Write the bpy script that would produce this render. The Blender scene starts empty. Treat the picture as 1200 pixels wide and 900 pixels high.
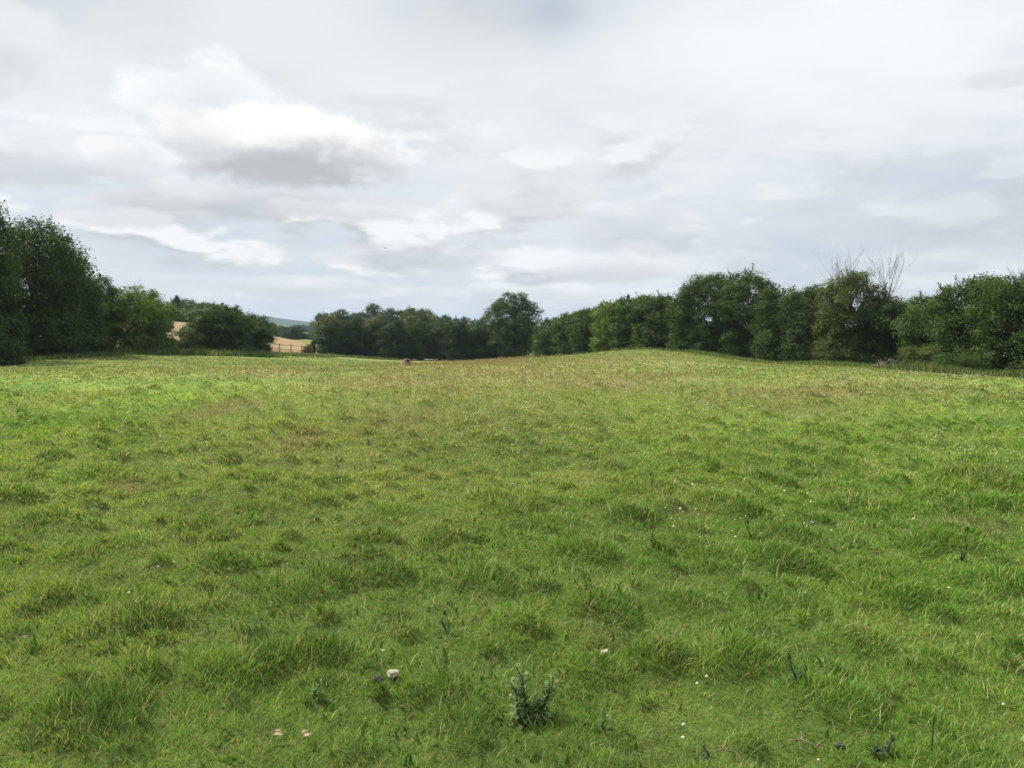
import bpy, math, random
import numpy as np
from mathutils import Vector

# ------------------------------------------------------------------ camera, sky, sun, exposure
S = bpy.context.scene
COL = S.collection
F = 942.0                      # focal length in pixels of a 1200 x 900 frame
PITCH = math.radians(3.77)
EYE = 1.6
cam_d = bpy.data.cameras.new('camera'); cam = bpy.data.objects.new('camera', cam_d); COL.objects.link(cam)
cam_d.sensor_width = 36; cam_d.lens = 36 * F / 1200; cam_d.clip_end = 20000; cam_d.clip_start = 0.05
cam.location = (0, 0, EYE); cam.rotation_euler = (math.pi / 2 - PITCH, 0, 0)
S.camera = cam
S.view_settings.view_transform = 'Standard'; S.view_settings.look = 'None'
S.view_settings.exposure = 0.45; S.view_settings.gamma = 1; S.view_settings.use_curve_mapping = False
SUN_EL, SUN_AZ = math.radians(46), math.radians(-58)       # azimuth from +Y (view direction), negative = left
S.render.engine = 'CYCLES'
S.cycles.max_bounces = 6; S.cycles.diffuse_bounces = 3; S.cycles.transmission_bounces = 3; S.cycles.volume_bounces = 0
S.cycles.transparent_max_bounces = 4
S.cycles.use_denoising = True

W = bpy.data.worlds.new('World'); S.world = W; W.use_nodes = True


class NB:
    """node building helper"""
    def __init__(s, nt): s.nt = nt; s.L = nt.links
    def put(s, sock, v):
        if isinstance(v, bpy.types.NodeSocket): s.L.new(v, sock)
        elif v is not None:
            try: sock.default_value = v
            except Exception: sock.default_value = (v, v, v)
    def m(s, op, a, b=None, c=None, clamp=False):
        n = s.nt.nodes.new('ShaderNodeMath'); n.operation = op; n.use_clamp = clamp
        for i, v in enumerate((a, b, c)):
            if v is not None: s.put(n.inputs[i], v)
        return n.outputs[0]
    def add(s, a, b): return s.m('ADD', a, b)
    def mul(s, a, b): return s.m('MULTIPLY', a, b)
    def sub(s, a, b): return s.m('SUBTRACT', a, b)
    def ss(s, v, lo, hi, a=0.0, b=1.0):
        n = s.nt.nodes.new('ShaderNodeMapRange'); n.interpolation_type = 'SMOOTHSTEP'
        s.put(n.inputs[0], v); n.inputs[1].default_value = lo; n.inputs[2].default_value = hi
        n.inputs[3].default_value = a; n.inputs[4].default_value = b
        return n.outputs[0]
    def xyz(s, x, y, z):
        n = s.nt.nodes.new('ShaderNodeCombineXYZ')
        for i, v in enumerate((x, y, z)): s.put(n.inputs[i], v)
        return n.outputs[0]
    def noise(s, vec, scale, detail=5, rough=0.55, dist=0.0, lac=2.0):
        n = s.nt.nodes.new('ShaderNodeTexNoise'); s.put(n.inputs['Vector'], vec)
        n.inputs['Scale'].default_value = scale; n.inputs['Detail'].default_value = detail
        n.inputs['Roughness'].default_value = rough; n.inputs['Distortion'].default_value = dist
        n.inputs['Lacunarity'].default_value = lac
        return n.outputs['Fac']
    def mix(s, f, a, b, mode='MIX'):
        n = s.nt.nodes.new('ShaderNodeMix'); n.data_type = 'RGBA'; n.blend_type = mode
        s.put(n.inputs[0], f)
        for i, v in ((6, a), (7, b)):
            if isinstance(v, tuple) and len(v) == 3: v = (*v, 1)
            s.put(n.inputs[i], v)
        return n.outputs[2]


def build_sky():
    nt = W.node_tree; nt.nodes.clear(); n = NB(nt)
    out = nt.nodes.new('ShaderNodeOutputWorld'); bg = nt.nodes.new('ShaderNodeBackground')
    nt.links.new(bg.outputs[0], out.inputs[0]); bg.inputs['Strength'].default_value = 0.1
    sky = nt.nodes.new('ShaderNodeTexSky'); sky.sky_type = 'NISHITA'; sky.sun_disc = False
    sky.sun_elevation = SUN_EL; sky.sun_rotation = SUN_AZ; sky.air_density = 1.0; sky.dust_density = 2.0
    tc = nt.nodes.new('ShaderNodeTexCoord'); sp = nt.nodes.new('ShaderNodeSeparateXYZ')
    nt.links.new(tc.outputs['Generated'], sp.inputs[0])
    x, y, z = sp.outputs
    az = n.m('ARCTAN2', x, y); el = n.m('ARCSINE', z)
    zz = n.add(n.m('MAXIMUM', z, 0.0), 0.10)
    plane = n.xyz(n.m('DIVIDE', x, zz), n.m('DIVIDE', y, zz), 3.0)
    # high veil of layered cloud, seen on a level plane so it closes up towards the horizon
    a1 = n.noise(plane, 0.55, 6, 0.55, 0.5)
    a2 = n.noise(plane, 2.0, 9, 0.64, 0.3)
    veil = n.add(n.mul(a1, 0.62), n.mul(a2, 0.38))
    ang = n.xyz(az, n.mul(el, 2.3), 0.4)
    big = n.noise(ang, 2.2, 4, 0.5, 0.2)
    v = n.ss(n.add(n.mul(veil, 0.6), n.mul(big, 0.4)), 0.36, 0.62)
    c = n.mix(v, (4.35, 4.82, 5.25), (6.15, 6.3, 6.38))
    # soft broad brightening high on the right and around the sun-side cloud
    def glow(px, py, wx, wy, amt):
        a, e = math.atan((px - 600) / F), math.atan((450 - py) / F) - PITCH
        d = n.add(n.m('POWER', n.mul(n.sub(az, a), F / wx), 2.0), n.m('POWER', n.mul(n.sub(el, e), F / wy), 2.0))
        return n.mul(n.m('EXPONENT', n.mul(d, -1.0)), amt)
    br = 1.0
    for g in ((215, 120, 200, 80, 0.03), (1150, 20, 320, 140, 0.12), (820, 100, 320, 170, 0.06), (40, 210, 190, 50, 0.12), (560, 20, 120, 60, -0.14), (650, 10, 30, 24, -0.16), (640, 345, 700, 40, 0.07), (90, 30, 200, 60, -0.03)):
        br = n.add(br, glow(*g))
    sc = nt.nodes.new('ShaderNodeVectorMath'); sc.operation = 'SCALE'
    nt.links.new(c, sc.inputs[0]); nt.links.new(br, sc.inputs['Scale']); c = sc.outputs[0]
    # breaks where pale blue shows, mainly low down
    gapn = n.noise(n.xyz(n.mul(az, 1.0), n.mul(el, 3.4), 7.3), 4.3, 6, 0.6, 0.4)
    low = n.ss(el, 0.0, 0.24, 1.0, 0.05)
    gap = n.mul(n.ss(gapn, 0.38, 0.62), low)
    hole = n.mul(glow(650, 12, 40, 36, 1.0), 0.55)
    hole = n.add(hole, glow(470, 15, 34, 22, 0.25))
    hole = n.add(hole, glow(980, 225, 130, 20, 0.20))
    hole = n.add(hole, glow(350, 350, 260, 20, 0.30))
    gap = n.m('ADD', gap, n.mul(hole, n.ss(a2, .32, .62, .15, 1.5)), clamp=True)
    blue = n.mix(0.62, sky.outputs[0], (4.1, 4.95, 5.95))
    c = n.mix(n.mul(gap, 0.66), c, blue)
    # rows of small puffs in the lower sky, lit above and grey beneath
    def puff(off):
        e2 = n.add(el, off)
        return n.noise(n.xyz(n.mul(az, 1.0), n.mul(n.m('POWER', n.m('MAXIMUM', n.add(e2, 0.02), 0.0), 0.75), 2.6), 1.7), 8.5, 6, 0.52, 0.0)
    p0, p1 = puff(0.0), puff(0.022)
    band = n.mul(n.ss(el, 0.015, 0.07), n.ss(el, 0.17, 0.32, 1.0, 0.0))
    leftw = n.ss(az, -0.1, 0.4, 1.0, 0.35)
    pm = n.mul(n.mul(n.ss(p0, 0.45, 0.60), band), leftw)
    lit = n.m('ADD', 0.50, n.mul(n.sub(p0, p1), 7.0), clamp=True)
    c = n.mix(n.mul(pm, 0.9), c, n.mix(lit, (4.2, 4.35, 4.55), (7.2, 7.25, 7.25)))
    # the larger separate cumulus clouds
    en1 = n.noise(n.xyz(az, n.mul(el, 1.6), 5.1), 7.0, 8, 0.58, 0.3)
    en2 = n.noise(n.xyz(az, n.mul(el, 1.6), 9.1), 17.0, 6, 0.6, 0.2)
    en3 = n.noise(n.xyz(az, n.mul(el, 1.5), 2.1), 38.0, 5, 0.6, 0.2)
    en = n.sub(n.add(n.add(n.mul(en1, 0.62), n.mul(en2, 0.42)), n.mul(en3, 0.16)), 0.6)
    clouds = ((0, 100, 70, 50, 0.6, 8.8, 6.5), (30, 215, 150, 30, 0.6, 8.6, 5.6), (300, 245, 190, 22, 0.55, 7.6, 4.8),
              (160, 262, 90, 20, 0.5, 8.4, 5.6), (620, 228, 80, 34, 0.55, 7.9, 5.4), (745, 268, 90, 34, 0.35, 7.8, 5.2), (250, 128, 92, 46, 0.7, 10.2, 7.8), (350, 182, 150, 48, 1.0, 9.9, 4.9), (235, 168, 60, 30, .6, 9.6, 5.8), (435, 192, 60, 24, .5, 9.8, 6.2), (640, 345, 120, 9, .5, 8.4, 6.6), (500, 345, 60, 9, .5, 8.6, 6.6),
              (160, 200, 48, 18, 0.6, 9.8, 7.4),
              (205, 245, 90, 14, 0.45, 7.4, 5.0), (720, 318, 90, 17, 0.7, 8.4, 6.0), (350, 338, 130, 13, 0.6, 8.5, 6.0),
              (1165, 135, 45, 10, 0.3, 6.6, 5.4), (490, 300, 130, 16, 0.45, 7.8, 5.5))
    for px, py, wx, wy, dens, top, bot in clouds:
        a, e = math.atan((px - 600) / F), math.atan((450 - py) / F) - PITCH
        da = n.mul(n.sub(az, a), F / wx); de = n.mul(n.sub(el, e), F / wy)
        r = n.add(n.m('POWER', da, 2.0), n.m('POWER', n.m('MULTIPLY', de, 1.0), 2.0))
        f = n.add(n.sub(1.0, r), n.mul(en, 3.2))
        mask = n.mul(n.ss(f, -0.05, 0.55), dens)
        sh = n.ss(n.add(n.add(de, n.mul(en, 2.4)), n.mul(n.m('POWER', n.m('ABSOLUTE', da), 2.0), 0.8)), -0.40, 0.8)
        c = n.mix(mask, c, n.mix(sh, (bot * .78, bot * .80, bot * .82), (top * .76, top * .76, top * .757)))
    # overcast skies are brighter towards the zenith
    zen = n.ss(el, 0.50, 1.15, 1.0, 1.6)
    sc = nt.nodes.new('ShaderNodeVectorMath'); sc.operation = 'SCALE'
    nt.links.new(c, sc.inputs[0]); nt.links.new(zen, sc.inputs['Scale'])
    nt.links.new(sc.outputs[0], bg.inputs['Color'])


build_sky()
sun_d = bpy.data.lights.new('sun', 'SUN'); sun_d.energy = 4.5; sun_d.angle = math.radians(1.0); sun_d.color = (1.0, 0.96, 0.88)
sun = bpy.data.objects.new('sun', sun_d); COL.objects.link(sun); sun.location = (0, 0, 60)
dirv = Vector((math.sin(SUN_AZ) * math.cos(SUN_EL), math.cos(SUN_AZ) * math.cos(SUN_EL), math.sin(SUN_EL)))
sun.rotation_euler = dirv.to_track_quat('Z', 'Y').to_euler()

# ------------------------------------------------------------------ numeric helpers
rng = np.random.default_rng(11)


def h2(ix, iy, seed):
    a = (ix.astype(np.int64) * 374761393 + iy.astype(np.int64) * 668265263 + seed * 1442695041) & 0xffffffff
    a = ((a ^ (a >> 13)) * 1274126177) & 0xffffffff
    a = (a ^ (a >> 16)) & 0xffffff
    return a / float(0xffffff)


def vn(x, y, scale, seed=0, octv=3, rough=0.5):
    """fractal value noise in 0..1; scale = size of the largest feature in metres"""
    tot = 0; amp = 1; norm = 0
    for o in range(octv):
        u = x / scale * 2 ** o + 17.3 * o; v = y / scale * 2 ** o - 9.1 * o
        iu = np.floor(u); iv = np.floor(v); fu = u - iu; fv = v - iv
        fu = fu * fu * (3 - 2 * fu); fv = fv * fv * (3 - 2 * fv)
        k = seed * 31 + o
        r = (h2(iu, iv, k) * (1 - fu) + h2(iu + 1, iv, k) * fu) * (1 - fv) + (h2(iu, iv + 1, k) * (1 - fu) + h2(iu + 1, iv + 1, k) * fu) * fv
        tot = tot + r * amp; norm += amp; amp *= rough
    return tot / norm


def sstep(v, a, b):
    t = np.clip((v - a) / (b - a), 0, 1); return t * t * (3 - 2 * t)


GX = np.array([-1200, -300, 0, 200, 270, 340, 370, 480, 600, 680, 760, 880, 990, 1100, 1200, 1500, 2400], float)
GD = np.array([0, 12, 25, 40, 60, 80, 110, 150, 220, 400, 800, 1500, 6000], float)
GZ = np.array([
    [0, 0, 0, -.1, -.1, 0, .5, 2, 4, 6, 8, 4, 0],
    [0, 0, 0, -.1, -.1, 0, .5, 2, 4, 6, 8, 4, 0],
    [0, 0, -.05, -.15, -.2, 0, .8, 3, 5, 7, 8, 4, 0],
    [0, 0, 0, 0, 0, .1, 1.0, 3.7, 5, 6, 8, 4, 0],
    [0, 0, 0, -.02, -.15, -.2, .5, 1.8, 2.5, 3, 5, 3, 0],
    [0, 0, 0, -.02, -.15, -.45, -.5, .1, -.3, .3, .8, 0, 0],
    [0, 0, 0, -.05, -.2, -.6, -1.1, -.9, -1.0, .3, .8, 0, 0],
    [0, 0, 0, -.02, -.5, -1.2, -2.2, -2.6, -3, -2, 0, 0, 0],
    [0, 0, 0, 0, -.4, -1.2, -2.2, -2.6, -3, -2, 0, 0, 0],
    [0, 0, 0, .03, -.1, -.75, -1.8, -2.4, -3, -2, 0, 0, 0],
    [0, 0, .02, .1, .15, -.3, -1.2, -2, -3, -2, 0, 0, 0],
    [0, 0, 0, -.15, -.75, -1.3, -2, -2.5, -3, -3, 0, 0, 0],
    [0, 0, 0, -.25, -1.0, -1.5, -2.2, -3, -4, -4, 0, 0, 0],
    [0, 0, 0, -.5, -1.35, -1.9, -2.6, -3, -4, -5, 0, 0, 0],
    [0, 0, -.05, -.8, -1.7, -2.3, -3, -3.5, -4, -5, 0, 0, 0],
    [0, 0, -.1, -1.1, -2.0, -2.6, -3, -3.5, -4, -5, 0, 0, 0],
    [0, 0, -.1, -1.1, -2.0, -2.6, -3, -3.5, -4, -5, 0, 0, 0]])


def base_z0(x, y):
    d = np.maximum(y, 0.0); px = 600 + F * x / np.maximum(y, 3.0)
    px = np.clip(px, GX[0], GX[-1]); d = np.clip(d, 0, GD[-1])
    i = np.clip(np.searchsorted(GX, px) - 1, 0, len(GX) - 2); j = np.clip(np.searchsorted(GD, d) - 1, 0, len(GD) - 2)
    u = (px - GX[i]) / (GX[i + 1] - GX[i]); v = (d - GD[j]) / (GD[j + 1] - GD[j])
    return (GZ[i, j] * (1 - u) + GZ[i + 1, j] * u) * (1 - v) + (GZ[i, j + 1] * (1 - u) + GZ[i + 1, j + 1] * u) * v


def base_z(x, y):
    x = np.asarray(x, float); y = np.asarray(y, float)
    r = 0.5 + 0.055 * np.hypot(x, y)
    pxc = 600 + F * x / np.maximum(y, 3.0)
    t = sstep(y, 28, 58) * np.interp(pxc, [-200, 30, 100, 200, 300, 380, 480, 540, 600, 680, 740, 770, 810, 880, 1000, 1200], [-.14, .1, .05, -.2, -.3, -.5, -.42, -.35, -.18, -.05, .18, .2, .12, -.08, 0, -.08])
    for ox, oy, w in ((0, 0, .2), (1, 0, .1), (-1, 0, .1), (0, 1, .1), (0, -1, .1), (.7, .7, .1), (-.7, .7, .1), (.7, -.7, .1), (-.7, -.7, .1)):
        t = t + w * base_z0(x + ox * r, y + oy * r)
    return t


def ray_ground(px, py):
    """where the view ray through a photo pixel meets the smooth ground"""
    cx = (px - 600) / F; cy = (450 - py) / F
    d = np.array([cx, math.cos(PITCH) + cy * math.sin(PITCH), -math.sin(PITCH) + cy * math.cos(PITCH)])
    t = 1.0
    while t < 600:
        p = d * t
        if EYE + p[2] < float(base_z(p[0], p[1])): break
        t *= 1.004
    return float(p[0]), float(p[1])


# tussocks: explicit ones seen in the photograph plus a scattering
TS = []
for px, py, r, h, g in ((155, 735, .30, 1.0, .9), (440, 634, .26, 1.0, .6), (568, 692, .30, 1.1, .2), (522, 636, .3, .9, .5), (375, 590, .3, .8, .5), (125, 560, .35, .8, .3),
                        (18, 588, .35, 1.0, .7), (910, 665, .4, 1.1, .6), (860, 780, .34, 1.0, .3), (740, 612, .35, 1.0, .9), (1150, 566, .6, 1.2, .7), (385, 682, .35, .9, .6),
                        (345, 700, .3, .8, .5), (110, 860, .32, 1.1, .8), (320, 690, .25, .7, .4), (600, 604, .4, .9, .8), (650, 618, .35, .8, .4), (770, 575, .35, .8, .5), (1000, 590, .4, .8, .5),
                        (520, 820, .25, .8, .5), (930, 640, .3, .9, .9), (1180, 690, .35, .9, .4), (985, 830, .25, .7, .4), (690, 655, .35, .9, .4), (540, 855, .2, .7, .7), (230, 620, .3, .8, .6),
                        (55, 610, .35, .8, .4), (300, 600, .3, .7, .5), (1100, 640, .4, .8, .5), (710, 720, .3, .9, .7), (320, 780, .3, .8, .7), (60, 700, .3, .8, .5), (870, 540, .5, .7, .5), (990, 545, .5, .7, .7), (1040, 700, .35, .8, .6)):
    X, Y = ray_ground(px, py); TS.append((X, Y, r, h, g))
TS = np.array(TS)


def tussock(x, y):
    """(height 0..1.2, darkness 0..1, lean dx, lean dy) of the tussock a point belongs to"""
    H = np.zeros_like(x); D = np.zeros_like(x); LX = np.zeros_like(x); LY = np.zeros_like(x)
    def acc(cx, cy, r, h, g):
        dx = x - cx; dy = y - cy; q = (dx * dx + dy * dy * 1.2) / (r * r)
        k = np.clip(1 - q, 0, 1) ** 0.8 * h
        w = k > H
        H[w] = k[w]; D[w] = (k * g)[w] if np.ndim(g) == 0 else (k * g)[w]
        LX[w] = (dx / r * np.sign(k))[w]; LY[w] = (dy / r * np.sign(k))[w]
    for cell, sd, prob, rmin, rmax, hh in ((0.55, 5, .6, .09, .28, .8), (1.5, 9, .16, .2, .34, 0.9), (0.26, 3, .55, .05, .13, .6)):
        ix = np.floor(x / cell); iy = np.floor(y / cell)
        for a in (-1, 0, 1):
            for b in (-1, 0, 1):
                jx = ix + a; jy = iy + b
                pr = h2(jx, jy, sd); cx = (jx + h2(jx, jy, sd + 100)) * cell; cy = (jy + h2(jx, jy, sd + 200)) * cell
                r = rmin + (rmax - rmin) * h2(jx, jy, sd + 300); hs = hh * (0.5 + 0.7 * h2(jx, jy, sd + 400)) * (pr < prob)
                acc(cx, cy, r, hs, h2(jx, jy, sd + 500))
    near = y < 30
    for cx, cy, r, h, g in TS:
        acc(cx, cy, r * .85 * (1 + 0.2 * np.sin(np.arctan2(y - cy, x - cx) * 3 + cx * 9)), np.where(near, h, 0.0), g)
    return H, D, LX, LY


def ground_z(x, y, H=None):
    x = np.asarray(x, float); y = np.asarray(y, float)
    if H is None: H = tussock(np.atleast_1d(x).astype(float), np.atleast_1d(y).astype(float))[0].reshape(x.shape)
    d = np.hypot(x, y)
    f = 1 - sstep(d, 60, 140)
    return base_z(x, y) + f * (1 + .6 * sstep(d, 6, 16) - 1.1 * sstep(d, 26, 48)) * (0.095 * H + 0.10 * (vn(x, y, 1.6, 2, 3) - .5) + .055 * (vn(x, y, .34, 6, 2) - .5) + 0.16 * (vn(x, y, 6.0, 4, 2) - .5) * sstep(d, 3, 15))


def gz(x, y): return float(ground_z(np.array([float(x)]), np.array([float(y)]))[0])


# patches of brownish seeding grass and of fresh green, placed where the photograph has them
BP = []
for px, py, wx, wy, k in ((470, 447, 110, 12, .8), (600, 440, 130, 11, .8), (700, 452, 120, 12, .8), (560, 455, 120, 12, .45), (930, 462, 120, 10, .85), (1010, 452, 100, 9, .55), (1080, 458, 70, 8, .5), (780, 446, 90, 9, .7),
                          (320, 438, 90, 5, .9), (200, 442, 110, 7, .35), (262, 480, 30, 16, 1.0), (356, 515, 36, 16, 1.0), (470, 490, 60, 18, .75), (150, 575, 40, 10, .9), (690, 560, 40, 10, .6), (820, 600, 50, 10, .5), (1130, 620, 50, 12, .6), (500, 560, 50, 10, .5), (700, 745, 40, 12, .5), (250, 700, 50, 12, .4), (60, 470, 60, 14, .35), (930, 478, 60, 8, .6),
                          (700, 425, 100, 5, .6), (560, 428, 90, 5, .7), (820, 470, 60, 9, .4), (1140, 470, 60, 9, .35), (440, 520, 60, 14, .25)):
    X, Y = ray_ground(px, py); X2, _ = ray_ground(px + wx, py); _, Y1 = ray_ground(px, py + wy); _, Y2 = ray_ground(px, py - wy)
    BP.append((X, Y, abs(X2 - X), max(abs(Y2 - Y1) / 2, .3), k))
GP = []
for px, py, wx, wy, k in ((400, 424, 90, 6, 1.0), (330, 420, 80, 5, .8), (480, 430, 40, 4, .5), (900, 432, 90, 5, .7), (1060, 440, 90, 6, .8), (230, 454, 60, 5, .6), (820, 420, 60, 4, .5)):
    X, Y = ray_ground(px, py); X2, _ = ray_ground(px + wx, py); _, Y1 = ray_ground(px, py + wy); _, Y2 = ray_ground(px, py - wy)
    GP.append((X, Y, abs(X2 - X), max(abs(Y2 - Y1) / 2, .3), k))


def patch(x, y, L, seed):
    t = np.zeros_like(x)
    for X, Y, a, b, k in L:
        t = np.maximum(t, k * np.exp(-(((x - X) / a) ** 2 + ((y - Y) / b) ** 2)))
    if L is GP: return t * .55
    return np.clip(t * (0.75 + 0.9 * vn(x, y, 5.0, seed, 4, .6)), 0, 1)


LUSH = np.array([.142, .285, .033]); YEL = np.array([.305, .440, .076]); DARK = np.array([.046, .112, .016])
STRAW = np.array([.40, .34, .17]); BROWN = np.array([.31, .26, .12]); FRESH = np.array([.195, .30, .055])


def field_colour(x, y):
    a = vn(x, y, 3.5, 21, 5, .6); b = vn(x, y, 0.7, 22, 3, .6); c = vn(x, y, 14., 23, 3)
    d = np.hypot(x, y)
    w = np.clip(0.24 + 1.9 * (a - .5) + 1.6 * (b - .5) + .8 * (c - .5) + 0.42 * sstep(d, 4, 16), 0, 1)[:, None]
    col = LUSH * (1 - w) + YEL * w
    g = patch(x, y, GP, 1)[:, None]; col = col * (1 - .7 * g) + FRESH * .7 * g
    br = patch(x, y, BP, 2)[:, None]
    f = (.85 * sstep(d, 14, 44))[:, None]; col = col * (1 - f) + np.array([.188, .212, .074]) * f * (.75 + .5 * vn(x, y, 2.5, 29, 4, .65))[:, None]
    col = col * (1 - .85 * br) + BROWN * .85 * br
    return col, w[:, 0], br[:, 0]


# ------------------------------------------------------------------ mesh helpers
def mesh_np(name, V, quads=None, tris=None, col=None, mat=None, smooth=False):
    me = bpy.data.meshes.new(name)
    V = np.asarray(V, np.float32); me.vertices.add(len(V)); me.vertices.foreach_set('co', V.ravel())
    q = np.zeros((0, 4), int) if quads is None else np.asarray(quads); t = np.zeros((0, 3), int) if tris is None else np.asarray(tris)
    li = np.concatenate([q.ravel(), t.ravel()]).astype(np.int32)
    ls = np.concatenate([np.arange(len(q)) * 4, len(q) * 4 + np.arange(len(t)) * 3]).astype(np.int32)
    me.loops.add(len(li)); me.loops.foreach_set('vertex_index', li)
    me.polygons.add(len(ls)); me.polygons.foreach_set('loop_start', ls)
    me.update(calc_edges=True)
    if smooth: me.polygons.foreach_set('use_smooth', np.ones(len(ls), bool))
    if col is not None:
        at = me.color_attributes.new('Col', 'FLOAT_COLOR', 'POINT')
        c = np.ones((len(V), 4), np.float32); c[:, :3] = col; at.data.foreach_set('color', c.ravel())
    if mat: me.materials.append(mat)
    return me


def link(name, me, parent=None, **props):
    o = bpy.data.objects.new(name, me); COL.objects.link(o)
    if parent: o.parent = parent
    for k, v in props.items():
        if v is not None: o[k] = v
    return o


def empty(name, loc, label, cat, group=None, rz=0):
    o = bpy.data.objects.new(name, None); COL.objects.link(o); o.location = loc; o.rotation_euler = (0, 0, rz)
    o['label'] = label; o['category'] = cat
    if group: o['group'] = group
    return o


def material(name, base=(.5, .5, .5), rough=.9, spec=.2, attr=False, transl=0.0, noise=None, bump=None, tint=None):
    m = bpy.data.materials.new(name); m.use_nodes = True; nt = m.node_tree; n = NB(nt)
    p = nt.nodes['Principled BSDF']; p.inputs['Roughness'].default_value = rough; p.inputs['Specular IOR Level'].default_value = spec
    if attr:
        a = nt.nodes.new('ShaderNodeAttribute'); a.attribute_name = 'Col'; c = a.outputs['Color']
    else:
        r = nt.nodes.new('ShaderNodeRGB'); r.outputs[0].default_value = (*base, 1); c = r.outputs[0]
    geo = nt.nodes.new('ShaderNodeNewGeometry')
    if noise:
        for sc, amt in noise:
            f = n.noise(geo.outputs['Position'], sc, 5, .6)
            k = n.ss(f, .3, .7, 1 - amt, 1 + amt)
            v = nt.nodes.new('ShaderNodeVectorMath'); v.operation = 'SCALE'
            nt.links.new(c, v.inputs[0]); nt.links.new(k, v.inputs['Scale']); c = v.outputs[0]
    nt.links.new(c, p.inputs['Base Color'])
    if bump:
        b = nt.nodes.new('ShaderNodeBump'); b.inputs['Strength'].default_value = bump[1]; b.inputs['Distance'].default_value = bump[2]
        nt.links.new(n.noise(geo.outputs['Position'], bump[0], 6, .65), b.inputs['Height']); nt.links.new(b.outputs[0], p.inputs['Normal'])
    if transl:
        tr = nt.nodes.new('ShaderNodeBsdfTranslucent'); mx = nt.nodes.new('ShaderNodeMixShader')
        v = n.mix(1.0, c, (1.15, 1.2, .55), 'MULTIPLY'); nt.links.new(v, tr.inputs[0])
        mx.inputs[0].default_value = transl
        nt.links.new(p.outputs[0], mx.inputs[1]); nt.links.new(tr.outputs[0], mx.inputs[2])
        nt.links.new(mx.outputs[0], nt.nodes['Material Output'].inputs[0])
    return m


M_grass = material('grass', attr=True, rough=.5, spec=.2, transl=.40)
M_leaf = material('leaf', attr=True, rough=.6, spec=.10, transl=.25)
M_ground = material('field_ground', attr=True, rough=.95, spec=.05, noise=((9.0, .22), (1.3, .15), (40., .25)), bump=(14.0, .8, .04))
M_bark = material('bark', (.10, .085, .065), .95, .1, noise=((12, .35),), bump=(30, .6, .02))
M_deadwood = material('dead_wood', (.13, .11, .09), .95, .1, noise=((12, .3),))
M_wheat = material('wheat', (.30, .215, .115), .95, .05, noise=((.5, .16), (6.0, .12), (.06, .12)), bump=(3.0, .7, .15))
M_meadow = material('meadow', (.13, .21, .04), .95, .05, noise=((.3, .15), (.03, .2)), bump=(2.0, .6, .15))
M_hill = material('hill', attr=True, rough=.95, spec=.02, noise=((.02, .25), (.1, .2)))
M_wood = material('fence_wood', (.13, .11, .085), .9, .1, noise=((20, .3),))
M_stone = material('pale_stone', (.38, .335, .255), .9, .2, noise=((60, .35),), bump=(90, .7, .006))
M_darkstone = material('dark_stone', (.055, .055, .045), .85, .2, noise=((50, .4),), bump=(70, .8, .008))
M_dry = material('dry_leaf', (.32, .26, .15), .9, .1, noise=((60, .3),))
M_straw = material('straw', attr=True, rough=.8, spec=.1, transl=.2)
M_white = material('clover_petal', (.78, .76, .68), .8, .1)
M_metal = material('galvanised', (.24, .24, .21), .8, .1, noise=((5, .2),))
M_coat = material('red_coat', (.20, .115, .08), .9, .1, noise=((8, .2),))
M_black = material('bird_and_hole_shade', (.015, .013, .012), .85, .1)
M_thistle = material('thistle_leaf', attr=True, rough=.8, spec=.05, transl=.35)
M_purple = material('thistle_flower', (.30, .12, .30), .9, .1)

# ------------------------------------------------------------------ ground
def polar_sheet(radii, angles, zf, mat, name, colf):
    R, A = np.meshgrid(radii, angles, indexing='ij')
    X = (R * np.sin(A)).ravel(); Y = (R * np.cos(A)).ravel(); Z = zf(X, Y)
    nr, na = len(radii), len(angles)
    i = np.arange(nr - 1)[:, None]; j = np.arange(na)[None, :]; j2 = (j + 1) % na
    q = np.stack([i * na + j, (i + 1) * na + j, (i + 1) * na + j2, i * na + j2], -1).reshape(-1, 4)[:, ::-1]
    t = []
    V = np.stack([X, Y, Z], 1)
    V = np.vstack([V, [[0, 0, float(zf(np.array([0.]), np.array([0.]))[0])]]])
    k = len(V) - 1; jj = np.arange(na)
    t = np.stack([np.full(na, k), (jj + 1) % na, jj], 1)
    C = np.vstack([colf(X, Y), colf(np.array([0.]), np.array([0.]))])
    return mesh_np(name, V, q, t, C, mat, True)


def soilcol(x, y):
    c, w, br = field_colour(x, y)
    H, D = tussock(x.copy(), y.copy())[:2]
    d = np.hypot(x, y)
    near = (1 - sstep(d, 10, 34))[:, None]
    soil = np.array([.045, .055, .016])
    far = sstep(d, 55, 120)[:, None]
    dk = (D * (1 - w * .3))[:, None] * .75 * (1 - sstep(d, 40, 80))[:, None]; c = (c * (1 - dk) + DARK * dk) * 0.95  # darker lush clumps; the shadow of the clumps is put into this colour too
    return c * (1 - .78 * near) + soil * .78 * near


front = np.radians(np.arange(-50, 50.01, .25)); back = np.radians(np.arange(54, 306, 4.0))
radii = np.geomspace(.5, 6000, 640)
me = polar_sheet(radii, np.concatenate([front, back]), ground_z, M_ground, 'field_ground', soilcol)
link('ground', me, kind='structure', label='rough green pasture dropping gently towards hedges and trees')


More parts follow.
